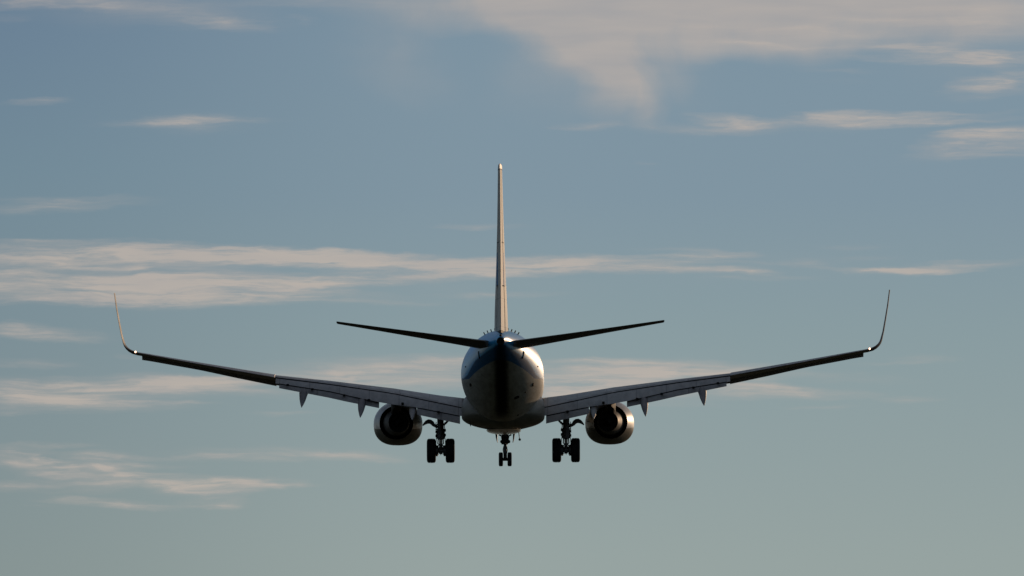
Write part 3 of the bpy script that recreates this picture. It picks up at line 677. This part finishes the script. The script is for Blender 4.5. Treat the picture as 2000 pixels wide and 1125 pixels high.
    for q in (-1, 1):
        wx = GX + q * .435; mb = MB(); w2_, r2 = .205, .57
        prof = [(-w2_ * .92, .27), (-w2_, .36), (-w2_ * 1.02, .44), (-w2_ * .93, .515), (-w2_ * .72, .553)]
        for gx_ in (-.10, -.035, .035, .10): prof += [(gx_ - .012, r2 - .003), (gx_ - .008, r2 - .02), (gx_ + .008, r2 - .02), (gx_ + .012, r2 - .003)]
        prof += [(w2_ * .72, .553), (w2_ * .93, .515), (w2_ * 1.02, .44), (w2_, .36), (w2_ * .92, .27)]
        mb.lathe((wx, 0, zax), (1, 0, 0), prof, 48); wh = None
        wh = mb.build('wheel', RUBBER, leg, 40, mir)
        mb = MB(); mb.lathe((wx - q * .24, 0, zax), (q, 0, 0), [(-.08, .12), (-.06, .255), (.05, .255), (.08, .2)], 28)
        for i in range(10):
            a = i * .628; mb.tube([(wx - q * .33, .17 * math.cos(a), zax + .17 * math.sin(a)), (wx - q * .26, .17 * math.cos(a), zax + .17 * math.sin(a))], .03, 8)
        mb.build('brake', GEAR, leg, 40, mir)
    # gear door strut arching outboard towards the engine
    mb = MB(); arc = [(157.5, 830.5), (154, 827), (150, 824), (146, 822.6), (142.5, 823), (139, 825.5), (136.5, 829), (133, 831.8), (128, 833.6), (123.5, 833.8)]
    pts = [Vector((X(d, .3), .3, Z(py, .3))) for d, py in arc]; rg = []
    wds = [.02, .05, .08, .10, .10, .095, .08, .055, .04, .04]
    for i, p in enumerate(pts):
        d_ = (pts[min(i + 1, 9)] - pts[max(i - 1, 0)]).normalized(); n_ = Vector((-d_.z, 0, d_.x)) * wds[i]
        rg.append([p + n_ + Vector((0, -.35, 0)), p - n_ + Vector((0, -.35, 0)), p - n_ + Vector((0, .35, 0)), p + n_ + Vector((0, .35, 0))])
    mb.loft(rg)
    mb.tube([(X(137, .3), .1, Z(829, .3)), (X(130, .3), .05, Z(829.5, .3)), (X(124, .3), 0, Z(825, .3))], .03, 8)
    mb.build('gear_door', GEAR, leg, 40, mir)
    mb = MB(); mb.tube([(X(118, 0), 0, Z(829.5, 0)), (X(113, 0), .1, Z(826.5, 0)), (X(107, .2), .2, Z(820, .2))], .05, 10)
    mb.tube([(GX, -.05, Z(832, 0)), (GX - .1, .9, -1.5)], .06, 10)
    mb.build('side_brace', GEAR, leg, 40, mir)
    # ---- horizontal stabiliser with elevator
    TS = [(12, -12.9, -18.15, 669.5, .085), (30, -13.5, -18.2, 666.2, .085), (318, -18.15, -19.75, 626.6, .06)]
    mb = MB(); rg = []; re = []
    for i in range(9):
        d = 12 if i == 0 else lerp(30, 317.5, (i - 1) / 7); le, te, py, tcn = interp(TS, d)
        kw = dict(camber=-.008)
        rg.append(section((X(d, te), te, Z(py, te)), le - te, -1.1, tcn, s0=0, s1=.70, **kw))
        if i: re.append(section((X(d, te), te, Z(py, te)), le - te, -1.1, tcn * .96, s0=.705, s1=1.0, n=6, **kw))
    # rounded tip
    last = rg[-1]; c0 = sum(last, Vector()) / len(last); rg.append([c0 + (p - c0) * .8 + Vector((.05, 0, 0)) for p in last])
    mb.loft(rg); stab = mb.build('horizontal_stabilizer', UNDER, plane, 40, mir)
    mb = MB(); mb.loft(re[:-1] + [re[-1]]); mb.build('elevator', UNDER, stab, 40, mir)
    mb = MB(); mb.box((7.19, -19.2, Z(627.6, -19.2) - .02), (.06, .9, .07)); mb.build('balance_tab', DARK, stab, 30, mir)

# ------------------------------------------------------------------ fin and rudder
FT = [(1.55, -9.6, -18.25, .030), (2.0, -11.6, -18.3, .0345), (2.6, -12.4, -18.4, .044), (5.2, -14.5, -18.95, .0455), (8.8, -17.6, -19.65, .044)]
def fsec(z, s0, s1, kt=1.0, n=12):
    le, te, ht = interp(FT, z); c = le - te; ht = ht * 6.6 / 6.6
    r = []
    ab = interp([(1.55, .31), (2.0, .30), (2.6, .285), (4.5, .205), (6.5, .14), (8.8, .092)], z) * kt   # half thickness, metres
    for sfr, h in foil(.2, s0, s1, n, 0.0): r.append(Vector((h / .1 * ab, te + c * (1 - sfr), z)))
    return r
zl = [1.55, 1.8, 2.0, 2.3, 2.6, 3.2, 4, 4.8, 5.6, 6.4, 7.2, 8, 8.78]
mb = MB(); mb.loft([fsec(z, 0, .68) for z in zl]); fin = mb.build('vertical_fin', FIN, plane, 40)
def rsec(z):
    le, te, _ = interp(FT, z); c = le - te
    hw = fsec(z, 0, .69)[0].x * .90; y1, y0 = te + c * .315, te
    hw0 = .012 + hw * .05
    return [Vector(p) for p in ((-hw, y1, z), (-hw * .62, lerp(y1, y0, .45), z), (-hw0, y0, z), (hw0, y0, z), (hw * .62, lerp(y1, y0, .45), z), (hw, y1, z))]
mb = MB(); mb.loft([rsec(z) for z in [1.71] + zl[2:]]); mb.build('rudder', FIN, fin, 25)
mb = MB(); rg = []
for z, k_ in ((8.80, 1.0), (8.86, 1.02), (8.97, .92), (9.02, .7)):
    r_ = fsec(8.78, 0, 1.0, k_); c0 = sum(r_, Vector()) / len(r_)
    rg.append([Vector((p.x, c0.y + (p.y - c0.y) * (1 if k_ > .9 else k_ ** .4), z)) for p in r_])
mb.loft(rg); mb.build('fin_cap', WHITE, fin, 40)
mb = MB(); r_ = fsec(8.78, 0, 1.0, 1.08); mb.loft([[Vector((p.x, p.y, 8.765)) for p in r_], [Vector((p.x, p.y, 8.80)) for p in r_]]); mb.build('fin_cap_seal', DARK, fin, 30)
mb = MB(); r_ = [Vector((p.x * .9, p.y, 1.60)) for p in rsec(1.95)]; mb.loft([r_, [Vector((p.x, p.y, 1.70)) for p in r_]]); mb.build('rudder_seal', DARK, fin, 30)
for z in (3.7, 5.6):
    for s in (-1, 1):
        w_ = fsec(z, 0, .68)[0].x; le, te, _ = interp(FT, z); mb = MB(); mb.tube([(s * w_ * .9, te + 2.2, z), (s * (w_ + .02), te + 1.6, z), (s * w_ * .8, te + .9, z)], [.015, .025, .015], 8)
        mb.build('rudder_hinge_fairing', GEAR, fin, 40)

# ------------------------------------------------------------------ nose landing gear
NY = 15.6
def NZ(py): return Z(py, NY)
nax = NZ(897)
mb = MB()
mb.tube([(0, NY, -1.9), (0, NY, NZ(868))], .135, 16)
mb.tube([(0, NY, NZ(868)), (0, NY, nax + .02)], [.075, .075], 14)
mb.lathe((0, NY, nax), (1, 0, 0), [(-.2, .04), (-.1, .08), (.1, .08), (.2, .04)], 14)
mb.tube([(0, NY, NZ(888)), (0, NY, NZ(898.5))], [.085, .09], 12)
for px_, py, r_ in ((-6.3, 862.5, .09), (6.6, 862.5, .09)): mb.lathe((X(px_, NY), NY - .1, NZ(py)), (0, 1, 0), [(-.08, r_ * .6), (-.05, r_), (.05, r_), (.08, r_ * .6)], 16)
mb.box((0, NY - .05, NZ(857)), (.28, .2, .55)); mb.box((0, NY - .1, NZ(862)), (.40, .14, .08)); mb.box((-.05, NY, NZ(866)), (.26, .2, .1))
ng = mb.build('nose_landing_gear', GEAR, plane, 40)
for q in (-1, 1):
    for nm, pts, r_ in (('steering_link', [(q * .10, NY - .12, NZ(846)), (q * .17, NY - .15, NZ(854)), (q * .13, NY - .12, NZ(862))], .03),
                        ('torque_link', [(q * .07, NY - .12, NZ(872)), (q * .1, NY - .3, NZ(879)), (q * .06, NY - .08, NZ(888))], .022),
                        ('drag_brace', [(q * .30, NY, NZ(849)), (q * .1, NY, NZ(853))], .035)):
        mb = MB(); mb.tube(pts, r_, 8); mb.build(nm, DARK, ng, 40)
for q in (-1, 1):
    mb = MB(); mb.lathe((q * X(8.55, NY), NY, nax), (1, 0, 0), [(-.095, .14), (-.103, .20), (-.104, .26), (-.09, .315), (-.062, .338), (.062, .338), (.09, .315), (.104, .26), (.103, .20), (.095, .14)], 36)
    mb.build('nose_wheel', RUBBER, ng, 40)
    mb = MB(); xd = q * X(17, NY)
    mb.loft([[Vector((xd - .045 * w + q * o, NY - 1.0, NZ(py))), Vector((xd + .045 * w + q * o, NY - 1.0, NZ(py))), Vector((xd + .045 * w + q * o, NY + 1.1, NZ(py))), Vector((xd - .045 * w + q * o, NY + 1.1, NZ(py)))] for py, w, o in ((843, 1.3, .03), (849, 1.0, 0), (856, .7, -.01), (861, .4, -.03), (864, .2, -.05))])
    mb.build('nose_gear_door', GEAR, ng, 40)
mb = MB(); mb.tube([(.02, NY - .22, NZ(847)), (.0, NY - .22, NZ(861))], .02, 8); mb.build('steering_cable', CHROME, ng, 40)
